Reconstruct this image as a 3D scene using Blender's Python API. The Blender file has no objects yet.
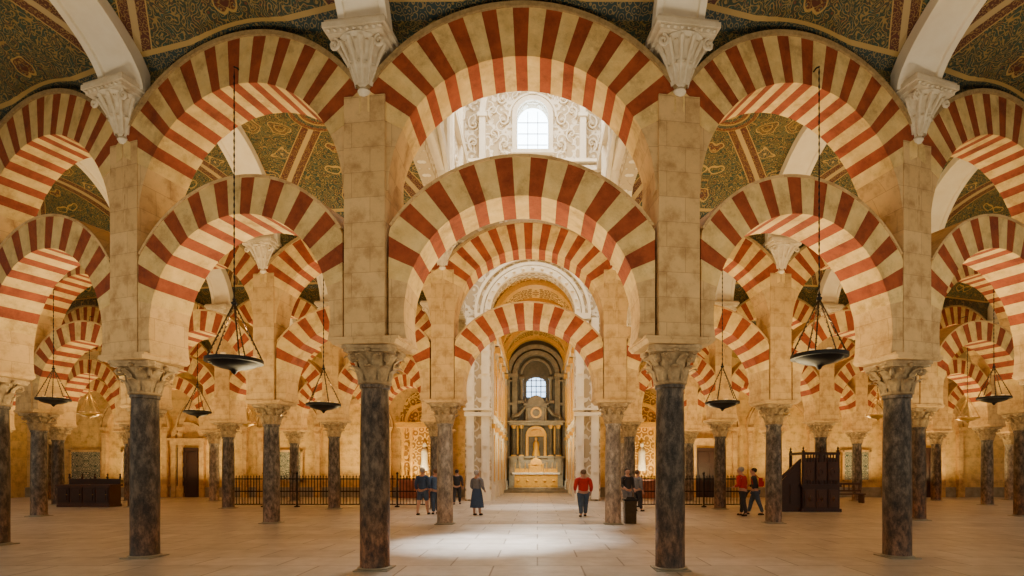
import bpy, math, random
from math import sin, cos, pi, sqrt, radians, atan2
from mathutils import Vector, Matrix
random.seed(7)
S = bpy.context.scene
COL = S.collection

# ------------------------------------------------------------------ materials
def newmat(name):
    m = bpy.data.materials.new(name); m.use_nodes = True
    nt = m.node_tree; b = nt.nodes["Principled BSDF"]
    return m, nt, b
def N(nt, t, **k):
    n = nt.nodes.new(t)
    for a, v in k.items():
        if a in n.inputs: n.inputs[a].default_value = v
        else: setattr(n, a, v)
    return n
def ramp(nt, src, stops, interp='LINEAR'):
    r = nt.nodes.new('ShaderNodeValToRGB'); r.color_ramp.interpolation = interp
    e = r.color_ramp.elements
    while len(e) < len(stops): e.new(0.5)
    for i, (p, c) in enumerate(stops):
        e[i].position = p; e[i].color = (c[0], c[1], c[2], 1)
    nt.links.new(src, r.inputs[0]); return r.outputs[0]
def mixc(nt, fac, a, b, mode='MIX'):
    m = nt.nodes.new('ShaderNodeMix'); m.data_type = 'RGBA'; m.blend_type = mode
    for s, v in ((0, fac), (6, a), (7, b)):
        if hasattr(v, 'links'): nt.links.new(v, m.inputs[s])
        elif s == 0: m.inputs[0].default_value = v
        else: m.inputs[s].default_value = (v[0], v[1], v[2], 1)
    return m.outputs[2]
def math_(nt, op, a, b=None, c=None):
    m = nt.nodes.new('ShaderNodeMath'); m.operation = op
    for i, v in enumerate((a, b, c)):
        if v is None: continue
        if hasattr(v, 'links'): nt.links.new(v, m.inputs[i])
        else: m.inputs[i].default_value = v
    return m.outputs[0]
def bump(nt, b, h, st=0.3, dist=0.03):
    n = N(nt, 'ShaderNodeBump'); n.inputs['Strength'].default_value = st; n.inputs['Distance'].default_value = dist
    nt.links.new(h, n.inputs['Height']); nt.links.new(n.outputs[0], b.inputs['Normal'])
def objco(nt): return nt.nodes.new('ShaderNodeTexCoord').outputs['Object']
def noise(nt, co, sc, det=4, rough=.6):
    n = N(nt, 'ShaderNodeTexNoise', Scale=sc, Detail=det, Roughness=rough); nt.links.new(co, n.inputs['Vector']); return n.outputs[0]

def mottled(name, c1, c2, sc=3, rough=.75, bs=.25, c3=None, stain=0):
    m, nt, b = newmat(name); co = objco(nt)
    oi = N(nt, 'ShaderNodeObjectInfo')
    if stain:
        off = N(nt, 'ShaderNodeCombineXYZ'); 
        r30 = math_(nt, 'MULTIPLY', oi.outputs['Random'], 37)
        nt.links.new(r30, off.inputs[0]); nt.links.new(r30, off.inputs[1])
        ad = N(nt, 'ShaderNodeVectorMath'); nt.links.new(co, ad.inputs[0]); nt.links.new(off.outputs[0], ad.inputs[1]); co = ad.outputs[0]
    n = noise(nt, co, sc, 8, .65)
    st = [(.3, c1), (.7, c2)] if c3 is None else [(.28, c1), (.5, c2), (.72, c3)]
    c = ramp(nt, n, st)
    if stain:
        n4 = noise(nt, co, 2.2, 10, .74); d = ramp(nt, n4, [(.36, (.58, .50, .42)), (.5, (.97, .96, .94)), (.68, (1.14, 1.10, 1.02))])
        c = mixc(nt, stain, c, d, 'MULTIPLY')
    rv = math_(nt, 'MULTIPLY_ADD', oi.outputs['Random'], .2, .9)
    h = nt.nodes.new('ShaderNodeHueSaturation'); nt.links.new(c, h.inputs['Color']); nt.links.new(rv, h.inputs['Value'])
    nt.links.new(h.outputs[0], b.inputs['Base Color'])
    b.inputs['Roughness'].default_value = rough
    n2 = noise(nt, co, sc*9, 5, .7); bump(nt, b, n2, bs, .03)
    return m
def plain(name, c, rough=.6, metal=0, emi=None, es=0):
    m, nt, b = newmat(name)
    co = objco(nt); n = noise(nt, co, 14, 3)
    cc = ramp(nt, n, [(.3, [x*.82 for x in c]), (.7, [min(1, x*1.12) for x in c])])
    nt.links.new(cc, b.inputs['Base Color'])
    b.inputs['Roughness'].default_value = rough; b.inputs['Metallic'].default_value = metal
    if emi: b.inputs['Emission Color'].default_value = (*emi, 1); b.inputs['Emission Strength'].default_value = es
    return m

M_red = mottled('red_brick', (.22, .034, .008), (.39, .080, .018), 3.5, .8, .4, None, .8)
M_cream = mottled('cream_stone', (.62, .40, .13), (.84, .61, .25), 3, .8, .4, None, .8)

def blockmat(name, ca, cb, mortar, bw=.62, bh=.36, rough=.8, ms=.006):
    m, nt, b = newmat(name); co = objco(nt)
    s = N(nt, 'ShaderNodeSeparateXYZ'); nt.links.new(co, s.inputs[0])
    xy = math_(nt, 'ADD', s.outputs[0], s.outputs[1])
    cb_ = N(nt, 'ShaderNodeCombineXYZ'); nt.links.new(xy, cb_.inputs[0]); nt.links.new(s.outputs[2], cb_.inputs[1])
    br = N(nt, 'ShaderNodeTexBrick'); nt.links.new(cb_.outputs[0], br.inputs['Vector'])
    br.inputs['Scale'].default_value = 1; br.inputs['Brick Width'].default_value = bw; br.inputs['Row Height'].default_value = bh
    br.inputs['Mortar Size'].default_value = ms; br.inputs['Mortar Smooth'].default_value = .5
    br.inputs['Color1'].default_value = (*ca, 1); br.inputs['Color2'].default_value = (*cb, 1); br.inputs['Mortar'].default_value = (*mortar, 1)
    n = noise(nt, co, 2.6, 10, .72)
    d = ramp(nt, n, [(.34, (.60, .52, .42)), (.52, (.98, .96, .93)), (.7, (1.12, 1.08, 1.02))])
    c = mixc(nt, 1, br.outputs[0], d, 'MULTIPLY')
    nt.links.new(c, b.inputs['Base Color']); b.inputs['Roughness'].default_value = rough
    n2 = noise(nt, co, 25, 5, .7)
    hh = math_(nt, 'MULTIPLY_ADD', br.outputs['Fac'], -.6, n2); bump(nt, b, hh, .35, .015)
    return m
M_stone = blockmat('ashlar_stone', (.60, .385, .155), (.68, .455, .20), (.44, .27, .11), .62, .40)
M_wallstone = blockmat('wall_ashlar', (.72, .48, .17), (.78, .55, .22), (.50, .32, .12), 1.1, .5)

def shaft(name, a, b_, c, spec=(.70, .62, .50), rust=.55):
    m, nt, b = newmat(name); co = objco(nt)
    mp = N(nt, 'ShaderNodeMapping'); mp.inputs['Scale'].default_value = (1, 1, .5); nt.links.new(co, mp.inputs[0])
    n = noise(nt, mp.outputs[0], 10, 12, .72)
    col = ramp(nt, n, [(.38, a), (.5, b_), (.63, c)])
    n6 = noise(nt, co, 1.6, 6, .65); lo = ramp(nt, n6, [(.35, (.60, .55, .5)), (.65, (1.3, 1.22, 1.12))])
    col = mixc(nt, .9, col, lo, 'MULTIPLY')
    n3 = noise(nt, co, 55, 4, .8); f = ramp(nt, n3, [(.57, (0, 0, 0)), (.70, (1, 1, 1))])
    f2 = math_(nt, 'MULTIPLY', f, .18)
    col = mixc(nt, f2, col, spec)
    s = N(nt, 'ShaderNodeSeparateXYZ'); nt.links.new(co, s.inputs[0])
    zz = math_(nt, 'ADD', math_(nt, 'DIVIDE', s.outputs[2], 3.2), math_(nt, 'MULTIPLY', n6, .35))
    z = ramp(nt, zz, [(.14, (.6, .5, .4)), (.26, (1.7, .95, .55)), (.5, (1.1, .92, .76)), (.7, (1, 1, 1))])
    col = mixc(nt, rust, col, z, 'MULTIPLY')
    nt.links.new(col, b.inputs['Base Color']); b.inputs['Roughness'].default_value = .48
    bump(nt, b, n, .25, .015)
    return m
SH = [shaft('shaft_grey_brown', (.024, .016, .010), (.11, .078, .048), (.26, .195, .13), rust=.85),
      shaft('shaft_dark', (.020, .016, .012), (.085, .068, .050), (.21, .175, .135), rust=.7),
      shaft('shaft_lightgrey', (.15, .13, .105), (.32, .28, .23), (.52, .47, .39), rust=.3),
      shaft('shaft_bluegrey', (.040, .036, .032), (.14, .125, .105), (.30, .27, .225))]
M_cap = mottled('capital_marble', (.22, .14, .06), (.62, .44, .22), 8, .7, .4)
M_corbel = mottled('carved_white_stone', (.64, .52, .34), (.84, .73, .54), 6, .7, .15)
M_mould = mottled('carved_moulding', (.26, .16, .06), (.50, .34, .14), 14, .7, .4)
M_white = mottled('white_stucco', (.78, .67, .49), (.88, .79, .62), 2, .7, .1)

def relief(name, ca, cb, sc=1.6, st=.9, fr=13):
    m, nt, b = newmat(name)
    tc = nt.nodes.new('ShaderNodeTexCoord'); co = tc.outputs['Object']
    s = N(nt, 'ShaderNodeSeparateXYZ'); nt.links.new(co, s.inputs[0])
    ax = math_(nt, 'PINGPONG', math_(nt, 'ADD', s.outputs[0], 48), 1.2)
    ay = math_(nt, 'PINGPONG', math_(nt, 'ADD', s.outputs[1], 48), 1.2)
    az = math_(nt, 'PINGPONG', math_(nt, 'ADD', s.outputs[2], 50), 1.6)
    cv = N(nt, 'ShaderNodeCombineXYZ')
    for i, q in enumerate((ax, ay, az)): nt.links.new(q, cv.inputs[i])
    v = N(nt, 'ShaderNodeTexVoronoi', Scale=sc); nt.links.new(cv.outputs[0], v.inputs['Vector'])
    w = math_(nt, 'SINE', math_(nt, 'MULTIPLY', v.outputs['Distance'], fr))
    f = ramp(nt, w, [(.3, (0, 0, 0)), (.6, (1, 1, 1))])
    col = mixc(nt, f, ca, cb)
    nt.links.new(col, b.inputs['Base Color']); b.inputs['Roughness'].default_value = .7
    bump(nt, b, f, st, .05); return m
M_relief = relief('cream_relief_stucco', (.50, .39, .24), (.82, .72, .55), 2.4)
M_reliefb = relief('crossing_relief_stucco', (.48, .37, .22), (.80, .70, .53), 2.2, .9, 14)
M_goldrelief = relief('gilded_relief', (.34, .17, .02), (.86, .56, .15), 3.2)
M_choir = relief('choir_relief', (.42, .26, .08), (.80, .60, .30), 2.6)

def vaultmat(name, border=True):
    m, nt, b = newmat(name)
    uv = nt.nodes.new('ShaderNodeUVMap'); uv.uv_map = 'met'
    s = N(nt, 'ShaderNodeSeparateXYZ'); nt.links.new(uv.outputs[0], s.inputs[0])
    ax = math_(nt, 'ABSOLUTE', s.outputs[0]); ay = math_(nt, 'ABSOLUTE', s.outputs[1])
    cv = N(nt, 'ShaderNodeCombineXYZ'); nt.links.new(ax, cv.inputs[0]); nt.links.new(ay, cv.inputs[1])
    # medallion fields (round-edged by warping)
    nd = N(nt, 'ShaderNodeTexNoise', Scale=1.8, Detail=1.0); nt.links.new(cv.outputs[0], nd.inputs['Vector'])
    dv = N(nt, 'ShaderNodeVectorMath'); dv.operation = 'MULTIPLY_ADD'
    nt.links.new(nd.outputs['Color'], dv.inputs[0]); dv.inputs[1].default_value = (.7, .7, 0); nt.links.new(cv.outputs[0], dv.inputs[2])
    vo = N(nt, 'ShaderNodeTexVoronoi', Scale=1.3); nt.links.new(dv.outputs[0], vo.inputs['Vector'])
    sp = N(nt, 'ShaderNodeSeparateXYZ'); nt.links.new(vo.outputs['Color'], sp.inputs[0])
    ground = (.020, .038, .020)
    inner = ramp(nt, sp.outputs[0], [(0, (.010, .034, .036)), (.34, (.085, .018, .008)), (.5, (.022, .045, .018)), (.75, (.070, .042, .012))], 'CONSTANT')
    dmask = ramp(nt, vo.outputs['Distance'], [(0, (1, 1, 1)), (.33, (0, 0, 0))], 'CONSTANT')
    base = mixc(nt, dmask, ground, inner)
    dring = ramp(nt, vo.outputs['Distance'], [(0, (0, 0, 0)), (.16, (1, 1, 1)), (.18, (0, 0, 0)), (.31, (1, 1, 1)), (.345, (0, 0, 0))], 'CONSTANT')
    nf = noise(nt, cv.outputs[0], 4.5, 1.0, .4)
    cl = math_(nt, 'SINE', math_(nt, 'MULTIPLY', nf, 62))
    scroll = ramp(nt, cl, [(.55, (0, 0, 0)), (.85, (.8, .8, .8))])
    v2 = N(nt, 'ShaderNodeTexVoronoi', Scale=12.0); nt.links.new(cv.outputs[0], v2.inputs['Vector'])
    sc = math_(nt, 'SINE', math_(nt, 'MULTIPLY', v2.outputs['Distance'], 16))
    gs = ramp(nt, sc, [(.5, (0, 0, 0)), (.8, (.65, .65, .65))])
    s3 = N(nt, 'ShaderNodeSeparateXYZ'); nt.links.new(v2.outputs['Color'], s3.inputs[0])
    acc = ramp(nt, s3.outputs[0], [(0, (.22, .14, .03)), (.4, (.19, .040, .012)), (.55, (.32, .22, .07)), (.75, (.04, .11, .085))], 'CONSTANT')
    c = mixc(nt, gs, base, acc)
    c = mixc(nt, scroll, c, (.34, .21, .05))
    c = mixc(nt, dring, c, (.42, .27, .07))
    if border:
        uv2 = nt.nodes.new('ShaderNodeUVMap'); uv2.uv_map = 'unit'
        t = N(nt, 'ShaderNodeSeparateXYZ'); nt.links.new(uv2.outputs[0], t.inputs[0])
        bx = math_(nt, 'ABSOLUTE', t.outputs[0]); by = math_(nt, 'ABSOLUTE', t.outputs[1])
        dg = math_(nt, 'ABSOLUTE', math_(nt, 'SUBTRACT', bx, by))
        rib = ramp(nt, dg, [(0, (1, 1, 1)), (.03, (0, 0, 0))], 'CONSTANT')
        rib2 = ramp(nt, dg, [(0, (0, 0, 0)), (.03, (1, 1, 1)), (.11, (0, 0, 0))], 'CONSTANT')
        rib3 = ramp(nt, dg, [(0, (0, 0, 0)), (.11, (1, 1, 1)), (.125, (0, 0, 0))], 'CONSTANT')
        c = mixc(nt, rib2, c, mixc(nt, gs, (.085, .018, .008), (.34, .21, .055)))
        c = mixc(nt, rib3, c, (.42, .27, .08))
        c = mixc(nt, rib, c, (.44, .31, .13))
        mx = math_(nt, 'MAXIMUM', bx, by)
        bd = ramp(nt, mx, [(0, (0, 0, 0)), (.86, (1, 1, 1))], 'CONSTANT')
        c = mixc(nt, bd, c, mixc(nt, gs, (.012, .032, .030), (.34, .22, .06)))
        b2 = ramp(nt, mx, [(0, (0, 0, 0)), (.845, (1, 1, 1)), (.865, (0, 0, 0)), (.975, (1, 1, 1))], 'CONSTANT')
        c = mixc(nt, b2, c, (.42, .27, .08))
        rr = math_(nt, 'SQRT', math_(nt, 'ADD', math_(nt, 'MULTIPLY', s.outputs[0], s.outputs[0]), math_(nt, 'MULTIPLY', s.outputs[1], s.outputs[1])))
        md = ramp(nt, math_(nt, 'MULTIPLY', rr, .5), [(0, (1, 1, 1)), (.38, (0, 0, 0))], 'CONSTANT')
        pr = math_(nt, 'FRACT', math_(nt, 'MULTIPLY', rr, 4.0))
        mc = ramp(nt, pr, [(0, (.38, .24, .06)), (.2, (.015, .04, .03)), (.6, (.12, .025, .01))], 'CONSTANT')
        c = mixc(nt, md, c, mixc(nt, gs, mc, (.36, .22, .06)))
    nt.links.new(c, b.inputs['Base Color']); b.inputs['Roughness'].default_value = .6
    bump(nt, b, gs, .2, .015)
    return m
M_vault = vaultmat('painted_vault'); M_spand = vaultmat('painted_spandrel', False)

M_iron = plain('black_iron', (.014, .012, .011), .5, .6)
M_bronze = plain('dark_bronze', (.07, .042, .018), .4, .8)
M_brass = plain('brass', (.55, .34, .09), .3, .9)
M_gold = plain('gilding', (.80, .46, .07), .4, .2)
M_wood = plain('dark_carved_wood', (.040, .014, .008), .5)
M_wood2 = plain('brown_wood', (.075, .028, .014), .5)
M_marb = mottled('red_marble', (.20, .05, .03), (.42, .14, .08), 4, .35, .05)
M_greym = mottled('grey_marble', (.20, .175, .12), (.40, .35, .25), 2.5, .4, .05)
M_dgrey = mottled('dark_grey_stone', (.075, .068, .050), (.17, .15, .105), 2.5, .5, .1)
M_cloth = plain('altar_cloth', (.82, .76, .62), .9)
M_glass = plain('lamp_glass', (.45, .32, .14), .15, 0, (1, .6, .22), .7)
M_win = plain('window_daylight', (.8, .9, 1), .3, 0, (.66, .84, 1), 14.0)
M_win2 = plain('window_bluish', (.7, .85, 1), .3, 0, (.45, .70, 1), 4.0)
M_lead = plain('window_mullion', (.30, .28, .26), .6)

def floormat():
    m, nt, b = newmat('marble_floor'); co = objco(nt)
    br = N(nt, 'ShaderNodeTexBrick'); nt.links.new(co, br.inputs['Vector'])
    br.inputs['Scale'].default_value = 1; br.inputs['Brick Width'].default_value = 1.5; br.inputs['Row Height'].default_value = .95
    br.inputs['Mortar Size'].default_value = .015; br.inputs['Color1'].default_value = (.48, .415, .345, 1)
    br.inputs['Color2'].default_value = (.60, .53, .455, 1); br.inputs['Mortar'].default_value = (.22, .175, .13, 1)
    n = noise(nt, co, 1.8, 9, .68); d = ramp(nt, n, [(.34, (.78, .75, .71)), (.62, (1.06, 1.05, 1.04))])
    c = mixc(nt, 1, br.outputs[0], d, 'MULTIPLY'); nt.links.new(c, b.inputs['Base Color'])
    n2 = noise(nt, co, 3, 4); rr = ramp(nt, n2, [(.3, (.32, .32, .32)), (.7, (.46, .46, .46))]); nt.links.new(rr, b.inputs['Roughness'])
    bump(nt, b, math_(nt, 'MULTIPLY', br.outputs['Fac'], -1), .3, .01); return m
M_floor = floormat()

# ------------------------------------------------------------------ mesh builder
class MB:
    def __init__(s): s.v = []; s.f = []; s.m = []
    def add(s, vs, fs, mi=0):
        o = len(s.v); s.v += [tuple(v) for v in vs]
        for f in fs: s.f.append([i+o for i in f]); s.m.append(mi)
    def box(s, c, d, mi=0, taper=1.0):
        x, y, z = c; a, b, h = d[0]/2, d[1]/2, d[2]/2; t = taper
        vs = [(x-a, y-b, z-h), (x+a, y-b, z-h), (x+a, y+b, z-h), (x-a, y+b, z-h), (x-a*t, y-b*t, z+h), (x+a*t, y-b*t, z+h), (x+a*t, y+b*t, z+h), (x-a*t, y+b*t, z+h)]
        s.add(vs, [(0, 3, 2, 1), (4, 5, 6, 7), (0, 1, 5, 4), (1, 2, 6, 5), (2, 3, 7, 6), (3, 0, 4, 7)], mi)
    def lathe(s, prof, seg=20, c=(0, 0, 0), mi=0, sx=1, sy=1):
        vs = []; fs = []
        for r, z in prof:
            for i in range(seg):
                a = 2*pi*i/seg; vs.append((c[0]+r*cos(a)*sx, c[1]+r*sin(a)*sy, c[2]+z))
        n = len(prof)
        for k in range(n-1):
            for i in range(seg):
                j = (i+1) % seg; fs.append((k*seg+i, k*seg+j, (k+1)*seg+j, (k+1)*seg+i))
        fs.append(tuple(range(seg))[::-1]); fs.append(tuple((n-1)*seg+i for i in range(seg)))
        s.add(vs, fs, mi)
    def tube(s, pts, r, seg=6, mi=0):
        pts = [Vector(p) for p in pts]; vs = []; fs = []
        for k, p in enumerate(pts):
            d = (pts[min(k+1, len(pts)-1)]-pts[max(k-1, 0)]).normalized()
            u = d.orthogonal().normalized() if k == 0 else (u-d*u.dot(d)).normalized()
            w = d.cross(u); rr = r[k] if isinstance(r, (list, tuple)) else r
            for i in range(seg):
                a = 2*pi*i/seg; vs.append(p+u*rr*cos(a)+w*rr*sin(a))
        for k in range(len(pts)-1):
            for i in range(seg):
                j = (i+1) % seg; fs.append((k*seg+i, k*seg+j, (k+1)*seg+j, (k+1)*seg+i))
        fs.append(tuple(range(seg))[::-1]); fs.append(tuple((len(pts)-1)*seg+i for i in range(seg)))
        s.add(vs, fs, mi)
    def prism(s, poly, y0, y1, mi=0):
        n = len(poly); vs = [(x, y0, z) for x, z in poly]+[(x, y1, z) for x, z in poly]
        s.add(vs, [tuple(range(n)), tuple(range(n, 2*n))[::-1]]+[(i, (i+1) % n, n+(i+1) % n, n+i) for i in range(n)], mi)
    def arc(s, c, r0, r1, y0, y1, a0, a1, n=24, mi=0):
        vs = []; fs = []
        for k in range(n+1):
            a = a0+(a1-a0)*k/n
            for r, y in ((r0, y0), (r1, y0), (r1, y1), (r0, y1)): vs.append((c[0]+r*cos(a), c[1]+y, c[2]+r*sin(a)))
        for k in range(n):
            for q in range(4):
                w = (q+1) % 4; fs.append((k*4+q, k*4+w, (k+1)*4+w, (k+1)*4+q))
        fs.append((0, 1, 2, 3)); fs.append(tuple(n*4+q for q in (3, 2, 1, 0)))
        s.add(vs, fs, mi)
    def mesh(s, name, mats, smooth=False):
        me = bpy.data.meshes.new(name); me.from_pydata(s.v, [], s.f); me.update()
        for m in mats: me.materials.append(m)
        me.polygons.foreach_set('material_index', s.m)
        if smooth: me.polygons.foreach_set('use_smooth', [True]*len(me.polygons))
        import bmesh as _b
        bm = _b.new(); bm.from_mesh(me); _b.ops.recalc_face_normals(bm, faces=bm.faces); bm.to_mesh(me); bm.free()
        if smooth:
            try: me.set_sharp_from_angle(angle=radians(45))
            except Exception: pass
        return me
def ob(name, me, parent=None, loc=(0, 0, 0), rz=0, scale=(1, 1, 1), label=None, cat=None, group=None, kind=None):
    o = bpy.data.objects.new(name, me); COL.objects.link(o)
    o.location = loc; o.rotation_euler = (0, 0, rz); o.scale = scale
    if parent: o.parent = parent
    if label: o['label'] = label
    if cat: o['category'] = cat
    if group: o['group'] = group
    if kind: o['kind'] = kind
    return o
def box_struct(name, c, d, mat):
    b = MB(); b.box((0, 0, 0), d); return ob(name, b.mesh(name, [mat]), loc=c, kind='structure')

# ------------------------------------------------------------------ layout (metres)
CX = -0.25
ROW = {
 0: {},
 1: {-4: (-16.2, 14.6), -3: (-11.9, 12.3), -2: (-7.44, 10.62), -1: (-2.707, 9.33), 1: (2.21, 9.33), 2: (6.82, 10.62), 3: (11.3, 12.3), 4: (15.6, 14.6)},
 2: {-5: (-22.4, 22.0), -4: (-17.8, 20.0), -3: (-12.9, 18.5), -2: (-8.26, 17.4), -1: (-2.82, 17.1), 1: (2.31, 17.1), 2: (7.34, 17.4), 3: (12.56, 18.5), 4: (17.3, 20.0), 5: (21.9, 22.0)},
 3: {-6: (-27, 28), -5: (-22.6, 26.4), -4: (-18, 25), -3: (-13.3, 24.1), -2: (-8.6, 23.7), -1: (-4.3, 23.7), 1: (3.9, 23.7), 2: (7.73, 23.7), 3: (12.2, 24.1), 4: (16.7, 25), 5: (21.2, 26.4), 6: (25.8, 28)},
 4: {-6: (-26.6, 30.8), -5: (-22.0, 30.2), -4: (-17.2, 29.8), -3: (-12.8, 29.5), -2: (-8.5, 29.5), -1: (-4.9, 29.5), 1: (4.4, 29.5), 2: (8.0, 29.5), 3: (12.4, 29.5), 4: (17, 29.8), 5: (21.5, 30.2), 6: (26, 30.8)},
}
YW = 34.0
for j, (x, y) in ROW[1].items(): ROW[0][j] = (x*.98, y-7.7)
ROW[5] = {j: (x, YW) for j, (x, y) in ROW[4].items()}
def nxt(j): return j+1 if j != -1 else 1
HB = 2.457
TH = .82

# ------------------------------------------------------------------ standard meshes
def arch_mesh(name, r0, r1, cz, clip, vend, aend, nv, th, fr=.5):
    b = MB(); h = th/2
    def pt(a, r):
        c = abs(cos(a)); rr = r
        if r > r0 and c > 1e-6 and r*c > clip: rr = max(clip/c, r0)
        x, z = rr*cos(a), rr*sin(a)
        return x, cz+z
    segs = []
    A0, A1 = radians(vend), pi-radians(vend)
    step = (A1-A0)/nv
    rnd = random.Random(nv)
    bounds = [A0]
    for k in range(nv):
        w = step*(1.0+(0.05 if k % 2 == 0 else -0.05)+rnd.uniform(-.11, .11))
        bounds.append(bounds[-1]+w)
    sc = (A1-A0)/(bounds[-1]-A0); bounds = [A0+(q-A0)*sc for q in bounds]
    for k in range(nv): segs.append((bounds[k], bounds[k+1], 0 if k % 2 == 0 else 1, 3))
    E = radians(aend)
    for a, c in ((E, A0), (A1, pi-E)): segs.append((a, c, 2, 8))
    for a, c, mi, n in segs:
        e = .006 if mi == 0 else (rnd.uniform(-.004, .003) if mi == 1 else 0)
        vs = []; fs = []
        for k in range(n+1):
            t = a+(c-a)*k/n
            x0, z0 = pt(t, r0); x1, z1 = pt(t, r1)
            if mi == 2 and t < 0 or mi == 2 and t > pi:
                x1 = (clip if cos(t) > 0 else -clip); z1 = z0
            vs += [(x0, -h-e, z0), (x1, -h-e, z1), (x1, h+e, z1), (x0, h+e, z0)]
        for k in range(n):
            for q in range(4):
                w = (q+1) % 4; fs.append((k*4+q, k*4+w, (k+1)*4+w, (k+1)*4+q))
        fs.append((0, 1, 2, 3)); fs.append(tuple(n*4+q for q in (3, 2, 1, 0)))
        b.add(vs, fs, mi)
    return b.mesh(name, [M_cream, M_red, M_stone])
ME_low = arch_mesh('horseshoe_arch', 1.88, 2.50, 4.14, 2.12, 15, -12, 21, TH)
ME_up = arch_mesh('upper_arch', 2.13, 2.91, 6.11, HB, 27, 0, 23, TH)
b = MB(); b.arc((0, 0, 6.11), 2.905, 2.98, -TH/2-.05, TH/2+.05, radians(33), pi-radians(33), 40); ME_mold = b.mesh('archivolt', [M_mould])
b = MB(); b.arc((0, 0, 4.14), 2.495, 2.54, -TH/2-.02, TH/2+.02, radians(34), pi-radians(34), 40); ME_mold2 = b.mesh('archivolt', [M_stone])
b = MB(); b.box((0, 0, 5.69), (.68, TH-.004, 3.86)); ME_pier = b.mesh('pier_body', [M_stone])
b = MB(); b.box((0, 0, 3.69), (1.04, .90, .06), 0, 1.08); b.box((0, 0, 3.745), (1.16, .92, .05)); ME_imp = b.mesh('impost', [M_stone])

def leaf(b, ang, r, z0, h, w, curl, c=(0, 0, 0), sy=1):
    prof = [(0, 0, .8), (.02, .35, 1), (.035, .65, 1), (.10*curl, .88, .85), (.17*curl, .97, .55), (.2*curl, .86, .2)]
    vs = []; fs = []
    ca, sa = cos(ang), sin(ang)
    for dr, t, ww in prof:
        for s_, off in ((-1, -.015), (-.5, .012), (0, -.004), (.5, .012), (1, -.015)):
            rr = r+dr+off+.02; tx = s_*w*ww/2
            vs.append((c[0]+rr*ca-tx*sa, c[1]+(rr*sa+tx*ca)*sy, c[2]+z0+t*h))
    for k in range(len(prof)-1):
        for q in range(4): fs.append((k*5+q, k*5+q+1, (k+1)*5+q+1, (k+1)*5+q))
    b.add(vs, fs)
b = MB()
b.lathe([(.245, 0), (.275, .02), (.275, .05), (.24, .07), (.24, .2), (.26, .36), (.33, .50)], 24)
for i in range(8): leaf(b, i*pi/4, .235, .05, .24, .19, 1.0)
for i in range(8): leaf(b, i*pi/4+pi/8, .25, .14, .33, .17, 1.1)
pl = []
for i in range(4):
    a = pi/4+i*pi/2
    for d, r in ((-.10, .56), (.10, .56), (.45, .42), (pi/4, .385), (pi/2-.45, .42)): pl.append(((a+d), r))
for z0, z1, k in ((.50, .545, .95), (.545, .60, 1.0)):
    vs = [(k*r*cos(a), k*r*sin(a), z0) for a, r in pl]+[(k*r*cos(a), k*r*sin(a), z1) for a, r in pl]; n = len(pl)
    b.add(vs, [tuple(range(n))[::-1], tuple(range(n, 2*n))]+[(i, (i+1) % n, n+(i+1) % n, n+i) for i in range(n)])
for i in range(4):
    a = pi/4+i*pi/2; c0 = Vector((cos(a), sin(a), 0))
    pts = []
    for k in range(12):
        q = k/11*2.6*pi; rr = .085*(1-k/13)
        pts.append(c0*(.40+rr*cos(q+pi/2))+Vector((0, 0, .42+rr*sin(q+pi/2))))
    b.tube(pts, .03, 6)
    a2 = i*pi/2; b.lathe([(.0, -.05), (.05, -.02), (.055, .02), (0, .05)], 8, (.40*cos(a2), .40*sin(a2), .52))
ME_cap = b.mesh('capital', [M_cap], True)
ME_shaft = []
for k in range(4):
    b = MB(); b.lathe([(.252, .0), (.252, .03), (.242, .05), (.240, .5), (.243, 1.2), (.237, 2.2), (.222, 2.98), (.248, 3.0), (.248, 3.05)], 32)
    ME_shaft.append(b.mesh('shaft', [SH[k]], True))
b = MB(); b.box((0, 0, .01), (.56, .56, .02)); b.lathe([(.275, .02), (.285, .035), (.26, .05)], 28); ME_base = b.mesh('base', [M_greym], True)

b = MB()
b.lathe([(.02, -.02), (.08, .0), (.11, .05), (.08, .10), (.13, .18), (.20, .42), (.29, .62), (.40, .74)], 20)
for i in range(7): leaf(b, pi+i*pi/6, .115, .12, .30, .13, .6)
for i in range(7): leaf(b, pi+i*pi/6, .20, .38, .32, .18, .7)
for i in range(6): b.tube([(.13*cos(pi+(i+.5)*pi/6), .13*sin(pi+(i+.5)*pi/6), .15), (.22*cos(pi+(i+.5)*pi/6), .22*sin(pi+(i+.5)*pi/6), .42), (.38*cos(pi+(i+.5)*pi/6), .38*sin(pi+(i+.5)*pi/6), .70)], [.02, .03, .04], 6)
for s_ in (-1, 1):
    pts = []
    for k in range(14):
        q = k/13*2.8*pi; rr = .095*(1-k/15); pts.append((s_*(.37+rr*cos(q+pi/2)), -.27, .65+rr*sin(q+pi/2)))
    b.tube(pts, .028, 6)
b.box((0, -.02, .79), (.90, .70, .08)); b.box((0, -.02, .87), (1.02, .78, .08)); b.box((0, -.02, .93), (.96, .74, .05))
for k in range(9): b.lathe([(0, -.03), (.035, 0), (0, .03)], 6, (-.42+k*.105, -.375, .79))
ME_corb = b.mesh('corbel_body', [M_corbel], True)

bb = MB(); bb.box((0, 0, -.1), (80, 66, .2)); ob('floor', bb.mesh('floor', [M_floor]), loc=(0, 22, 0), kind='structure')

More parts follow.
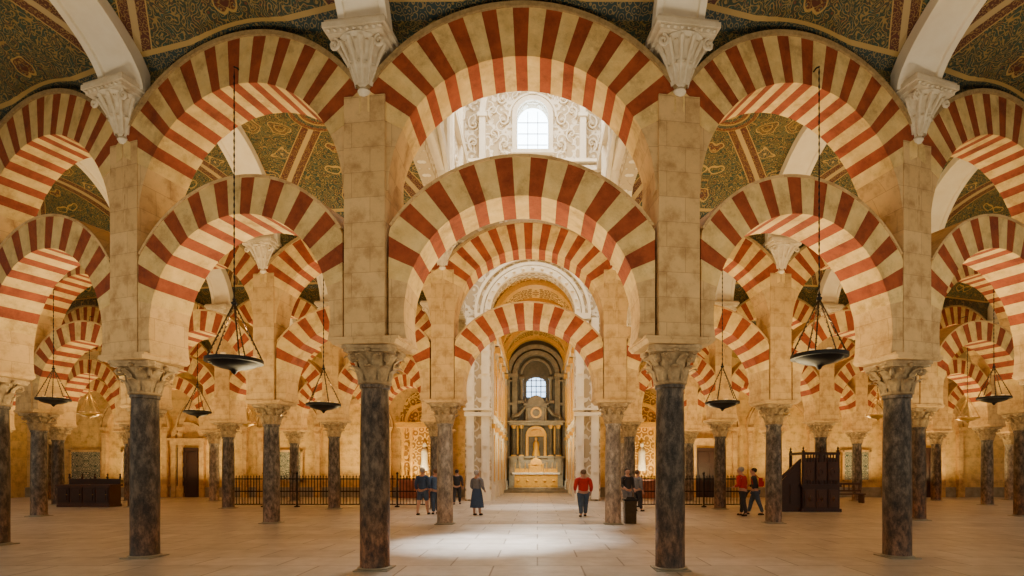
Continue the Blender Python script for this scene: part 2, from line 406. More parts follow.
shaftname = ['mottled brown and black', 'dark brown-grey', 'worn light grey', 'mid grey']
def column(x, y, k, row):
    e = ob('marble_column', None, loc=(x, y, 0),
           label='%s marble column with carved leafy capital, carrying striped arches' % shaftname[k], cat='column', group='columns of the arcades')
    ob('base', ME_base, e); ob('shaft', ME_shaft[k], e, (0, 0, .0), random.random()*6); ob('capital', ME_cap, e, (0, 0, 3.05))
kinds = {(1, -3): 1, (1, -2): 1, (1, -1): 0, (1, 1): 1, (1, 2): 1, (1, 3): 0, (2, -2): 3, (2, -1): 2, (2, 1): 2, (2, 2): 3, (2, -4): 3, (2, 3): 0, (2, 4): 0, (3, -3): 3, (3, 5): 3}
def bayang(r, j):
    p, q = ROW[r][j], ROW[r][nxt(j)]; return atan2(q[1]-p[1], q[0]-p[0])
for r in (1, 2, 3, 4):
    js = sorted(ROW[r]); 
    if r == 1: js = [j for j in js if abs(j) <= 3]
    for j in js:
        x, y = ROW[r][j]
        column(x, y, kinds.get((r, j), random.choice([0, 1, 2, 3])), r)
        prev = j-1 if j != 1 else -1
        angs = []
        if j in ROW[r] and nxt(j) in ROW[r]: angs.append(bayang(r, j))
        if prev in ROW[r]: angs.append(bayang(r, prev))
        an = sum(angs)/len(angs)
        e = ob('stone_pier', None, loc=(x, y, 0), rz=an, label='cream ashlar stone pier standing on a column capital', cat='pier', group='piers above the columns')
        ob('pier_body', ME_pier, e); ob('impost', ME_imp, e)
        if r <= 3:
            c = ob('carved_corbel', None, loc=(x+sin(an)*(TH/2-.02), y-cos(an)*(TH/2-.02), 7.62), rz=an, label='carved pale stone corbel with leaves and scrolls below the vault rib', cat='corbel', group='corbels on the piers')
            ob('corbel_body', ME_corb, c)
    for j in js:
        k = nxt(j)
        if k not in js: continue
        if r >= 3 and j == -1: continue
        p, q = ROW[r][j], ROW[r][k]; L = sqrt((q[0]-p[0])**2+(q[1]-p[1])**2); an = bayang(r, j); sx = L/(2*HB)
        loc = ((p[0]+q[0])/2, (p[1]+q[1])/2, 0)
        a = ob('horseshoe_arch', ME_low, None, loc, an, (sx, 1, 1), 'lower horseshoe arch of alternating red brick and cream stone', 'arch', 'lower horseshoe arches')
        ob('archivolt', ME_mold2, a)
        a = ob('upper_arch', ME_up, None, loc, an, (sx, 1, 1), 'upper round arch of alternating red brick and cream stone', 'arch', 'upper round arches')
        ob('archivolt', ME_mold, a)
        bb = MB(); nseg = 40; vs = []; fs = []
        white = (r == 2 and j == -1); top = 9.35 if white else 10.2
        for i in range(nseg+1):
            xx = -HB+2*HB*i/nseg; z0 = 6.11+sqrt(2.93**2-xx*xx)
            for yy, zz in ((-.3, z0), (-.3, top), (.3, top), (.3, z0)): vs.append((xx*sx, yy, zz))
        for i in range(nseg):
            for t in range(4):
                w = (t+1) % 4; fs.append((i*4+t, i*4+w, (i+1)*4+w, (i+1)*4+t))
        bb.add(vs, fs); me = bb.mesh('spandrel', [M_relief if white else M_spand])
        ul = me.uv_layers.new(name='met')
        for lp in me.loops:
            co = me.vertices[lp.vertex_index].co; ul.data[lp.index].uv = (co.x*1.3, (co.z-5)*1.3)
        ob('wall_spandrel', me, None, loc, an, kind='structure')

def gz(v, h): return 8.45+h*sqrt(max(0, 1-v*v))
def cell(r, j):
    k = nxt(j)
    P = [ROW[r].get(j), ROW[r].get(k), ROW[r+1].get(j), ROW[r+1].get(k)]
    if None in P: return
    h = 1.15 if r == 0 else 1.9
    n = 30; us = [-cos(pi*i/n) for i in range(n+1)]
    vs = []; met = []; unit = []
    W = HB; D = 3.9 if r < 2 else 3.0
    for v in us:
        for u in us:
            s_, t = (u+1)/2, (v+1)/2
            x = (P[0][0]*(1-s_)+P[1][0]*s_)*(1-t)+(P[2][0]*(1-s_)+P[3][0]*s_)*t
            y = (P[0][1]*(1-s_)+P[1][1]*s_)*(1-t)+(P[2][1]*(1-s_)+P[3][1]*s_)*t
            f = 6.11+sqrt(3.02**2-(HB*u)**2); g = gz(v, h)
            f += .5*(1-v*v)*(1 if r else .3)
            z = max(f, g)
            vs.append((x, y, z)); met.append((u*W*1.0, v*D)); unit.append((u, v))
    fs = [(a*(n+1)+c, a*(n+1)+c+1, (a+1)*(n+1)+c+1, (a+1)*(n+1)+c) for a in range(n) for c in range(n)]
    me = bpy.data.meshes.new('ceiling'); me.from_pydata(vs, [], fs); me.materials.append(M_vault)
    u1 = me.uv_layers.new(name='met'); u2 = me.uv_layers.new(name='unit')
    for lp in me.loops:
        u1.data[lp.index].uv = met[lp.vertex_index]; u2.data[lp.index].uv = unit[lp.vertex_index]
    ob('ceiling', me, kind='structure')
for r in range(0, 5):
    for j in sorted(ROW[r]):
        if j == -1: 
            if r == 0: cell(r, j)
            continue
        cell(r, j)
def rib(r, j):
    if j not in ROW[r] or j not in ROW[r+1]: return
    p, q = ROW[r][j], ROW[r+1][j]; h = 1.15 if r == 0 else 1.9
    L = sqrt((q[0]-p[0])**2+(q[1]-p[1])**2); d = ((q[0]-p[0])/L, (q[1]-p[1])/L)
    hl = L/2-.36; bb = MB(); vs = []; fs = []; n = 36
    sec = [(-.38, -.1), (-.38, .26), (-.28, .26), (-.26, .21), (.26, .21), (.28, .26), (.38, .26), (.38, -.1)]
    for i in range(n+1):
        a = pi*i/n
        for sx_, rd in sec:
            vs.append((sx_, -cos(a)*(hl-rd), 8.45+sin(a)*(h+.05-rd)))
    m = len(sec)
    for i in range(n):
        for t in range(m):
            w = (t+1) % m; fs.append((i*m+t, i*m+w, (i+1)*m+w, (i+1)*m+t))
    bb.add(vs, fs); me = bb.mesh('vault_rib', [M_white])
    ob('vault_rib', me, None, ((p[0]+q[0])/2, (p[1]+q[1])/2, 0), atan2(-d[0], d[1]), (1, 1, 1), 'white plastered vault rib spanning between two piers', 'vault rib', 'white vault ribs')
for r in range(0, 4):
    for j in sorted(ROW[r]):
        rib(r, j)

box_struct('wall_back', (-17.6, YW+.3, 5.4), (27.5, .6, 10.8), M_wallstone)
box_struct('wall_back', (17.0, YW+.3, 5.4), (27.5, .6, 10.8), M_wallstone)
box_struct('wall_left', (-31.3, 24, 5.4), (.6, 20, 10.8), M_wallstone)
box_struct('wall_right', (30.8, 24, 5.4), (.6, 20, 10.8), M_wallstone)
box_struct('baseboard_back', (-17.6, YW-.06, .3), (27.3, .12, .6), M_greym)
box_struct('baseboard_back', (17.0, YW-.06, .3), (27.3, .12, .6), M_greym)
for s_ in (-1, 1):
    bb = MB()
    for j in range(1, 6):
        p, q = ROW[5][s_*j], ROW[5][s_*(j+1)]; xc = (p[0]+q[0])/2; hw = abs(q[0]-p[0])/2-.35
        bb.arc((xc, -.12, 4.2), hw-.3, hw, -.12, .12, 0, pi, 24); bb.arc((xc, -.12, 4.2), hw+.06, hw+.14, -.16, .12, 0, pi, 24)
        for t in (-1, 1):
            bb.box((xc+t*(hw-.12), -.14, 2.1), (.26, .26, 4.2)); bb.box((xc+t*(hw-.12), -.17, 4.15), (.42, .34, .18)); bb.box((xc+t*(hw-.12), -.17, 3.85), (.34, .3, .08)); bb.box((xc+t*(hw-.12), -.16, .35), (.4, .32, .7))
    bb.box((s_*17.0-.25, -.12, 6.7), (22, .24, .2)); bb.box((s_*17.0-.25, -.16, 6.88), (22, .34, .14))
    ob('trim_8', bb.mesh('trim', [M_stone]), loc=(0, YW, 0), kind='structure')

# ------------------------------------------------------------------ lantern and crossing
WL, WR = -3.85, 3.35
YB = 30.2
def spiral(b, x, y, z, r, s_, up=1, turns=2.3, th=.05):
    r = r*.75
    pts = []
    for k in range(22):
        q = k/21*turns*pi; rr = r*(1-k/24); pts.append((x+s_*rr*cos(q), y, z+up*rr*sin(q)))
    b.tube(pts, [th*(1-.5*k/21) for k in range(22)], 5)
    b.tube([(x+s_*r, y, z), (x+s_*r*1.05, y, z-up*r*.8), (x+s_*r*.6, y, z-up*r*1.6), (x-s_*r*.2, y, z-up*r*2.0)], [th, th*.9, th*.7, th*.2], 5)
    b.lathe([(0, -.06), (.08, -.02), (.08, .02), (0, .06)], 8, (x, y, z))
def lantern():
    bb = MB(); x0, x1, zt = -3.6, 3.6, 23.5; r = 2.25; cz = 9.9
    T = .8
    def prism(poly): bb.prism(poly, -T/2, T/2)
    prism([(x0, 0), (-r, 0), (-r, cz), (x0, cz)]); prism([(r, 0), (x1, 0), (x1, cz), (r, cz)])
    def archfill(rad, c, ztop, xl, xr):
        n = 24
        for i in range(n):
            a, b2 = pi-pi*i/n, pi-pi*(i+1)/n
            p = (rad*cos(a), c+rad*sin(a)); q = (rad*cos(b2), c+rad*sin(b2))
            prism([p, q, (q[0], ztop), (p[0], ztop)])
        prism([(xl, c), (-rad, c), (-rad, ztop), (xl, ztop)]); prism([(rad, c), (xr, c), (xr, ztop), (rad, ztop)])
    archfill(r, cz, 18.6, x0, x1)
    wr = .82
    prism([(x0, 18.6), (-wr, 18.6), (-wr, 20.4), (x0, 20.4)]); prism([(wr, 18.6), (x1, 18.6), (x1, 20.4), (wr, 20.4)])
    archfill(wr, 20.4, zt, x0, x1)
    ob('wall_crossing', bb.mesh('wall_crossing', [M_reliefb]), loc=(CX, YB, 0), kind='structure')
    bb = MB()
    bb.arc((0, 0, 9.9), 2.25, 2.55, -.62, -.38, 0, pi, 32); bb.arc((0, 0, 9.9), 2.62, 2.78, -.55, -.38, 0, pi, 32); bb.arc((0, 0, 9.9), 2.95, 3.1, -.6, -.38, 0, pi, 32)
    for k in range(15):
        a = pi*(k+.5)/15; bb.lathe([(0, -.1), (.1, 0), (0, .1)], 6, (2.4*cos(a), -.64, 9.9+2.4*sin(a)))
    for s_ in (-1, 1):
        bb.box((s_*2.5, -.5, 4.9), (.42, .3, 9.4)); bb.box((s_*2.5, -.55, .3), (.6, .45, .6)); bb.box((s_*2.6, -.55, 9.75), (.9, .5, .3)); bb.box((s_*2.6, -.55, 9.4), (.7, .4, .2))
        bb.box((s_*3.3, -.5, 4.9), (.4, .25, 9.6)); bb.box((s_*2.9, -.55, 4.6), (1.4, .4, .2)); bb.box((s_*2.9, -.58, 4.85), (1.5, .46, .1))
        for zz in (2.0, 3.4, 6.0, 7.2, 8.4): bb.box((s_*2.5, -.68, zz), (.24, .1, .95)); bb.box((s_*3.3, -.66, zz), (.22, .1, .95))
        spiral(bb, s_*2.9, -.5, 12.6, .3, s_); spiral(bb, s_*1.2, -.5, 14.6, .42, s_); spiral(bb, s_*2.6, -.5, 14.8, .42, -s_); spiral(bb, s_*1.9, -.5, 16.4, .42, s_, -1); spiral(bb, s_*.5, -.5, 16.2, .35, -s_)
    bb.box((0, -.5, 13.5), (7.2, .5, .25)); bb.box((0, -.56, 13.75), (7.2, .7, .2)); bb.box((0, -.5, 17.6), (7.2, .4, .25)); bb.box((0, -.56, 17.9), (7.2, .6, .15))
    ob('trim_1', bb.mesh('trim', [M_white], True), loc=(CX, YB, 0), kind='structure')
    bb = MB()
    bb.arc((0, 0, 20.4), .84, 1.08, -.6, -.38, 0, pi, 24); bb.arc((0, 0, 20.4), 1.19, 1.29, -.5, -.38, 0, pi, 24); bb.arc((0, 0, 20.4), 2.5, 2.8, -.8, -.38, 0, pi, 32)
    for s_ in (-1, 1):
        bb.box((s_*.96, -.5, 19.45), (.24, .22, 1.9)); bb.box((s_*2.65, -.6, 19.1), (.32, .44, 2.4)); bb.box((s_*2.65, -.6, 20.3), (.5, .6, .2))
        for (x, z, f, u) in ((1.5, 18.9, 1, 1), (2.05, 19.5, -1, 1), (1.55, 20.2, -1, -1), (2.1, 20.7, 1, 1), (1.6, 21.3, 1, -1), (1.0, 21.9, -1, 1), (.45, 22.3, 1, 1), (3.1, 21.2, 1, 1), (3.1, 22.3, -1, 1), (3.15, 19.0, 1, 1), (3.15, 20.0, 1, -1)):
            spiral(bb, s_*x, -.5, z, .32, s_*f, u)
    bb.box((0, -.52, 18.5), (2.3, .3, .2)); bb.box((0, -.5, 21.8), (.4, .4, .6))
    ob('trim_2', bb.mesh('trim', [M_white], True), loc=(CX, YB, 0), kind='structure')
    bb = MB(); n = 16; poly = [(-.82, 18.6), (.82, 18.6)]+[(.82*cos(pi*i/n), 20.4+.82*sin(pi*i/n)) for i in range(n+1)]
    m = len(poly); bb.add([(x, 0, z) for x, z in poly], [tuple(range(m))])
    w = ob('window_1', bb.mesh('window', [M_win]), loc=(CX, YB+.1, 0), kind='structure')
    bb = MB()
    for x in (-.27, .27): bb.box((x, 0, 19.8), (.04, .04, 2.4))
    for z in (19.2, 19.8, 20.4): bb.box((0, 0, z), (1.6, .04, .04))
    ob('mullion', bb.mesh('mullion', [M_lead]), w, (0, -.05, 0))
lantern()
def slab(name, c, d, mat): return box_struct(name, c, d, mat)
for s_, xa, xb in ((-1, -2.95, WL-.25), (1, 2.45, WR+.25)):
    slab('wall_lantern', (xa-.0, 13.4, 16.3), (.4, 7.4, 13.6), M_relief)
    slab('wall_lantern', (xb, 23.7, 16.5), (.5, 13.2, 13.4), M_relief)
    slab('wall_lantern', ((xa+xb)/2, 17.2, 16.5), (abs(xb-xa)+.4, .3, 13.4), M_white)  # unseen closing wall at the jog, added to stop light leaking in
    bb = MB()
    for yy in (10.6, 13.4, 16.2): bb.box((-s_*.28, yy-13.4, 0), (.2, .45, 12.8))
    for zz in (9.9, 10.3, 13.6, 14.0): bb.box((-s_*.30, 0, zz-16.3), (.24, 7.3, .16))
    for yy in (12.0, 14.8):
        for z_ in (11.95,):
            for (dy, dz, sy_, sz_) in ((0, 1.3, 1.7, .12), (0, -1.3, 1.7, .12), (-.8, 0, .12, 2.6), (.8, 0, .12, 2.6)): bb.box((-s_*.26, yy-13.4+dy, z_-16.3+dz), (.14, sy_, sz_))
            sb = MB(); spiral(sb, .25, 0, .4, .4, 1); spiral(sb, -.25, 0, -.2, .4, -1, -1)
            bb.add([(-s_*.24+v[1], v[0]+yy-13.4, v[2]+z_-16.3) for v in sb.v], sb.f)
    ob('trim_3', bb.mesh('trim', [M_white]), loc=(xa, 13.4, 16.3), kind='structure')
    bb = MB()
    for yy in (18.6, 21.5, 24.5, 27.5): bb.box((-s_*.33, yy-23.7, 0), (.2, .5, 12.6))
    for zz in (13.5, 13.75, 17.6, 17.9): bb.box((-s_*.35, 0, zz-16.5), (.26, 13, .18))
    for yy in (20.0, 23.0, 26.0, 28.6):
        for z_ in (11.5, 15.6, 20):
            sb = MB(); spiral(sb, .3, 0, .5, .5, 1); spiral(sb, -.3, 0, -.3, .5, -1, -1)
            bb.add([(-s_*.28+v[1], v[0]+yy-23.7, v[2]+z_-16.5) for v in sb.v], sb.f)
    ob('trim_4', bb.mesh('trim', [M_white]), loc=(xb, 23.7, 16.5), kind='structure')
slab('wall_lantern_front', (CX, 9.6, 17), (6, .3, 13.2), M_white)
slab('ceiling_lantern', (CX, 20, 23.4), (9, 22, .4), M_white)

# ------------------------------------------------------------------ choir / chapel
def chapel():
    YE = 45.0; X0 = CX+.15
    for s_ in (-1, 1):
        box_struct('wall_choir', (X0+s_*2.75, 37.8, 4.95), (.5, 14.4, 9.9), M_choir)
        bb = MB(); bg_ = MB()
        for yy in (31.6, 34.8, 38, 41.2, 44.4):
            bb.box((-s_*.32, yy-37.8, 4.6), (.18, .6, 9.2)); bb.box((-s_*.36, yy-37.8, .4), (.3, .8, .8))
            bg_.box((-s_*.37, yy-37.8, 9.0), (.34, .85, .35)); bg_.box((-s_*.36, yy-37.8, 4.1), (.28, .75, .25)); bg_.box((-s_*.43, yy-37.8, 6.5), (.05, .3, 3.6)); bg_.box((-s_*.43, yy-37.8, 2.3), (.05, .3, 2.6))
        bb.box((-s_*.36, 0, 9.4), (.34, 14.2, .25)); bb.box((-s_*.34, 0, 4.6), (.24, 14.2, .2)); bg_.box((-s_*.42, 0, 9.7), (.44, 14.2, .2))
        for yy in (33.2, 36.4, 39.6, 42.8):
            sb = MB(); sb.arc((0, 0, 2.9), .7, .95, -.1, .1, 0, pi, 14)
            for t in (-1, 1): sb.box((t*.82, 0, 1.5), (.24, .2, 2.8))
            bb.add([(-s_*.32+v[1], v[0]+yy-37.8, v[2]) for v in sb.v], sb.f)
            sb = MB(); sb.arc((0, 0, 7.3), .7, .9, -.1, .1, 0, pi, 14); sb.box((0, 0, 5.0), (2.0, .2, .2))
            for t in (-1, 1): sb.box((t*.8, 0, 6.2), (.2, .2, 2.2))
            bg_.add([(-s_*.32+v[1], v[0]+yy-37.8, v[2]) for v in sb.v], sb.f)
        ob('trim_5', bb.mesh('trim', [M_white]), loc=(X0+s_*2.75, 37.8, 0), kind='structure')
        ob('trim_9', bg_.mesh('trim', [M_gold]), loc=(X0+s_*2.75, 37.8, 0), kind='structure')
    vs = []; fs = []; n = 24
    for y in (30.6, YE):
        for i in range(n+1): vs.append((2.6*cos(pi*i/n), y, 9.8+2.45*sin(pi*i/n)))
    for i in range(n): fs.append((i, i+1, n+2+i, n+1+i))
    bb = MB(); bb.add(vs, fs); ob('ceiling_choir', bb.mesh('ceiling', [M_goldrelief]), loc=(X0, 0, 0), kind='structure')
    bb = MB()
    for y in (31.6, 34.8, 38, 41.2, 44.4): bb.arc((0, y, 9.8), 2.2, 2.5, -.3, .3, 0, pi, 24)
    ob('trim_6', bb.mesh('trim', [M_gold]), loc=(X0, 0, 0), kind='structure')
    box_struct('wall_chapel_end', (X0, YE+.2, 6.4), (6, .4, 12.8), M_dgrey)
    bb = MB()
    bb.arc((0, 0, 9.3), 1.5, 1.85, -.5, 0, 0, pi, 24); bb.arc((0, 0, 9.3), 2.0, 2.35, -.4, 0, 0, pi, 24); bb.arc((0, 0, 9.3), 1.1, 1.25, -.3, 0, 0, pi, 24)
    for k in range(9):
        a = pi*(k+.5)/9; bb.box((1.68*cos(a), -.52, 9.3+1.68*sin(a)), (.2, .12, .2))
    for s_ in (-1, 1):
        bb.box((s_*1.7, -.25, 4.6), (.4, .5, 9.2)); bb.box((s_*2.25, -.2, 4.6), (.3, .4, 9.2)); bb.box((s_*1.95, -.3, 9.15), (1.0, .6, .3)); bb.box((s_*1.95, -.3, 8.75), (.9, .5, .12)); bb.box((s_*1.95, -.3, 6.9), (.9, .5, .2))
        bb.lathe([(.13, 0), (.12, 1.6), (.17, 1.75)], 10, (s_*1.15, -.3, 7.15)); bb.box((s_*1.15, -.3, 8.98), (.4, .4, .16))
    bb.box((0, -.3, 7.05), (2.9, .6, .2))
    ob('trim_7', bb.mesh('trim', [M_greym], True), loc=(X0, YE, 0), kind='structure')
    bb = MB(); n = 12; poly = [(-.75, 7.5), (.75, 7.5)]+[(.75*cos(pi*i/n), 8.6+.45*sin(pi*i/n)) for i in range(n+1)]
    bb.add([(x, 0, z) for x, z in poly], [tuple(range(len(poly)))])
    w = ob('window_2', bb.mesh('window', [M_win2]), loc=(X0, YE-.06, 0), kind='structure')
    bb = MB()
    for x in (-.38, 0, .38): bb.box((x, -.04, 8.2), (.08, .05, 1.6))
    for z in (7.9, 8.35, 8.8): bb.box((0, -.04, z), (1.5, .05, .07))
    ob('mullion', bb.mesh('mullion', [M_lead]), w)
chapel()
def altar():
    X0 = CX+.15
    e = ob('altarpiece', None, loc=(X0, 43.9, 0), label='tall grey stone altarpiece with columns, tiers and statue niche', cat='altar')
    b = MB(); b.box((0, .2, 1.3), (4.2, 1.2, 2.6)); b.box((0, .15, 2.65), (4.4, 1.4, .14)); b.box((0, .15, .2), (4.4, 1.4, .4))
    for x in (-1.75, -1.15, 1.15, 1.75): b.box((x, -.45, 2.0), (.45, .2, 1.2))
    ob('predella', b.mesh('predella', [M_greym]), e)
    b = MB(); b.box((0, .5, 4.1), (3.9, .3, 2.8)); ob('back_panel', b.mesh('back_panel', [M_dgrey]), e)
    b = MB(); b.lathe([(.15, .1), (.13, .14), (.135, 1.2), (.115, 2.1), (.13, 2.15)], 14); mc = b.mesh('altar_column', [M_dgrey], True)
    b = MB(); b.box((0, 0, .05), (.38, .38, .1)); b.lathe([(.12, 2.13), (.19, 2.33), (.21, 2.42)], 10); mk = b.mesh('column_capital', [M_gold])
    for x in (-1.75, -1.15, 1.15, 1.75):
        q = ob('altar_column', mc, e, (x, -.15, 2.72)); ob('column_capital', mk, q)
    b = MB(); b.box((0, .2, 5.25), (4.2, .9, .22)); b.box((0, .15, 5.42), (4.5, 1.1, .12)); ob('entablature', b.mesh('entablature', [M_greym]), e)
    b = MB(); b.arc((0, .25, 4.3), .6, .82, -.25, .2, 0, pi, 16); b.arc((0, .3, 4.3), 0, .6, 0, .1, 0, pi, 14)
    for s_ in (-1, 1): b.box((s_*.71, .25, 3.5), (.2, .4, 1.6)); b.box((s_*1.45, .3, 4.0), (.12, .1, 2.2))
    ob('niche_frame', b.mesh('niche_frame', [M_gold]), e)
    b = MB(); b.lathe([(.3, 0), (.32, .1), (.22, .5), (.25, .9), (.2, 1.1), (.08, 1.17), (.12, 1.27), (.11, 1.4), (.03, 1.47)], 14, (0, .1, 2.75)); ob('statue', b.mesh('statue', [M_gold], True), e)
    b = MB(); b.box((0, .35, 6.1), (1.7, .5, 1.3)); b.box((0, .3, 6.8), (2.0, .6, .14))
    for s_ in (-1, 1):
        b.tube([(s_*2.0, .3, 5.5), (s_*1.8, .3, 5.85), (s_*1.4, .3, 5.95), (s_*1.1, .3, 6.3), (s_*.9, .3, 6.6)], [.2, .16, .15, .12, .1], 8)
        b.lathe([(.13, 0), (.07, .12), (.15, .3), (.05, .5), (.01, .7)], 10, (s_*1.85, .2, 5.5)); b.lathe([(.1, 0), (.05, .12), (.1, .25), (.02, .45)], 8, (s_*.85, .3, 6.87))
        b.lathe([(.09, 0), (.08, .9), (.12, 1.0)], 8, (s_*.75, .0, 5.5))
    b.arc((0, .35, 6.87), .0, .65, -.3, .3, 0, pi, 14)
    ob('pediment', b.mesh('pediment', [M_greym], True), e)
    b = MB(); b.arc((0, .05, 6.15), .3, .44, -.1, .1, 0, 2*pi, 16); ob('roundel', b.mesh('roundel', [M_gold]), e)
    e = ob('gilded_altar', None, loc=(X0, 41.7, 0), label='bright gilded altar table with tabernacle on stone steps', cat='altar')
    b = MB(); b.box((0, 0, .09), (4.6, 2.6, .18)); b.box((0, .1, .27), (4.1, 2.1, .18)); ob('step', b.mesh('step', [M_greym]), e)
    b = MB(); b.box((0, .2, .86), (3.2, .8, 1.0)); b.box((0, .2, 1.38), (3.5, .95, .1))
    for x in (-1.3, -.65, 0, .65, 1.3): b.box((x, -.22, .86), (.5, .08, .75)); b.lathe([(0, -.1), (.12, 0), (0, .1)], 8, (x, -.28, .86))
    ob('altar_table', b.mesh('altar_table', [M_gold]), e)
    b = MB(); b.box((0, .2, 1.445), (3.55, 1.0, .03)); b.box((0, -.31, 1.38), (3.55, .02, .12)); ob('altar_cloth', b.mesh('altar_cloth', [M_cloth]), e)
    b = MB(); b.box((0, .4, 1.75), (1.0, .5, .6)); b.box((0, .4, 2.08), (1.2, .6, .08)); b.arc((0, .4, 2.1), 0, .45, -.2, .2, 0, pi, 12)
    for s_ in (-1, 1): b.lathe([(.07, 0), (.05, .3), (.08, .6)], 8, (s_*.5, .15, 1.46)); b.box((s_*1.1, .45, 1.6), (1.0, .3, .3))
    b.lathe([(.1, 0), (.04, .15), (.01, .4)], 8, (0, .4, 2.5)); ob('tabernacle', b.mesh('tabernacle', [M_gold]), e)
    b = MB(); b.lathe([(.08, 0), (.02, .05), (.025, .35), (.055, .38), (.02, .4), (.02, .72), (.002, .76)], 8); mcd = b.mesh('candlestick', [M_gold], True)
    for i, x in enumerate((-1.55, -1.2, -.8, .8, 1.2, 1.55)):
        ob('candlestick', mcd, None, (X0+x, 41.65, 1.46), 0, (1, 1, 1), 'gilded candlestick with candle standing on the altar', 'candlestick', 'altar candlesticks')
altar()

def side_altar(x):
    e = ob('side_altarpiece', None, loc=(x, YW-.75, 0), label='gilded side altarpiece with twisted columns against the wall', cat='altar', group='side altarpieces')
    b = MB(); b.box((0, 0, .5), (2.8, .9, 1.0)); b.box((0, 0, 1.04), (3.0, 1.0, .1)); ob('altar_table', b.mesh('altar_table', [M_marb]), e)
    b = MB(); b.box((0, .25, 3.1), (2.9, .3, 4.0)); b.arc((0, .25, 5.1), 0, 1.3, -.15, .15, 0, pi, 16); ob('back_panel', b.mesh('back_panel', [M_goldrelief]), e)
    prof = [(.15, 0), (.15, .12)]+[(.10+.03*sin(k*1.3), .16+k*.15) for k in range(18)]+[(.17, 2.95), (.18, 3.05)]
    b = MB(); b.lathe(prof, 12); m = b.mesh('twisted_column', [M_gold], True)
    for q in (-1.3, -.8, .8, 1.3): ob('twisted_column', m, e, (q, 0, 1.1))
    b = MB(); b.box((0, 0, 4.25), (3.2, .6, .2)); b.box((0, 0, 4.42), (3.4, .7, .1)); b.arc((0, 0, 4.47), .95, 1.15, -.2, .15, 0, pi, 16); ob('entablature', b.mesh('entablature', [M_gold]), e)
    b = MB(); b.lathe([(.25, 0), (.28, .1), (.2, .6), (.22, 1.1), (.16, 1.3), (.06, 1.36), (.11, 1.5), (.1, 1.62), (.02, 1.68)], 12, (0, 0, 1.6)); ob('statue', b.mesh('statue', [M_cloth], True), e)
for x in (-6.7, 6.2): side_altar(x)

def door(n, x):
    b = MB(); b.box((0, -.1, 1.5), (1.35, .12, 3.0))
    for s_ in (-1, 1):
        for z in (.6, 1.5, 2.4): b.box((s_*.33, -.18, z), (.5, .06, .7))
    d = ob('door_%d' % n, b.mesh('door', [M_wood]), loc=(x, YW, 0), kind='structure')
    b = MB()
    for s_ in (-1, 1): b.box((s_*.85, -.14, 1.6), (.28, .26, 3.2))
    b.box((0, -.14, 3.3), (2.1, .3, .3)); b.box((0, -.18, 3.5), (2.3, .36, .12)); b.arc((0, -.1, 3.55), .75, 1.0, -.15, .1, 0, pi, 16); b.arc((0, 0, 3.55), 0, .75, -.08, .1, 0, pi, 16)
    ob('door_frame', b.mesh('door_frame', [M_stone]), d)
door(1, -21.1); door(2, 10.3); door(3, 23.6)
M_lat = relief('lattice_tile', (.05, .08, .06), (.55, .48, .34), 7, .3, 20)
def panel(x, w, h, z):
    e = ob('tiled_wall_panel', None, loc=(x, YW-.02, z), label='framed lattice tile panel mounted on the stone wall', cat='wall panel', group='tile panels on the wall')
    b = MB(); b.box((0, -.06, h/2), (w, .08, h)); ob('panel', b.mesh('panel', [M_lat]), e)
    b = MB()
    for s_ in (-1, 1): b.box((s_*w/2, -.09, h/2), (.12, .14, h+.12))
    for zz in (0, h): b.box((0, -.09, zz), (w+.24, .14, .12))
    ob('frame', b.mesh('frame', [M_stone]), e)
for x, w in ((-27.3, 1.9), (-24.5, 1.2), (-15.0, 1.5), (19.3, 1.6)): panel(x, w, 1.8, 1.0)

def fence(x0, y0, x1, y1, n):
    for i in range(n):
        t0, t1 = i/n, (i+1)/n
        a = Vector((x0+(x1-x0)*t0, y0+(y1-y0)*t0, 0)); c = Vector((x0+(x1-x0)*t1, y0+(y1-y0)*t1, 0)); L = (c-a).length-.06
        e = ob('iron_fence_panel', None, loc=a, rz=atan2(c.y-a.y, c.x-a.x), label='black wrought-iron railing panel with spear-topped bars', cat='railing', group='iron railing panels')
        b = MB(); b.box((0, 0, .72), (.06, .06, 1.44)); b.lathe([(.03, 0), (.06, .04), (.05, .09), (.0, .13)], 8, (0, 0, 1.44)); b.box((0, 0, .03), (.18, .18, .06)); ob('post', b.mesh('post', [M_iron]), e)
        b = MB()
        for z in (.12, .7, 1.25): b.box((L/2, 0, z), (L, .035, .05))
        ob('rail', b.mesh('rail', [M_iron]), e)
        b = MB(); m = int(L/.13)
        for k in range(1, m):
            xx = L*k/m; b.box((xx, 0, .72), (.026, .026, 1.2)); b.lathe([(.013, 0), (.03, .03), (0, .12)], 4, (xx, 0, 1.32))
        ob('bar', b.mesh('bar', [M_iron]), e, kind='stuff')
fence(-13.7, 25.0, -9.2, 24.9, 3); fence(-8.9, 24.9, -4.9, 24.9, 3); fence(4.5, 24.9, 7.4, 24.9, 2); fence(7.4, 24.9, 9.2, 24.9, 1)

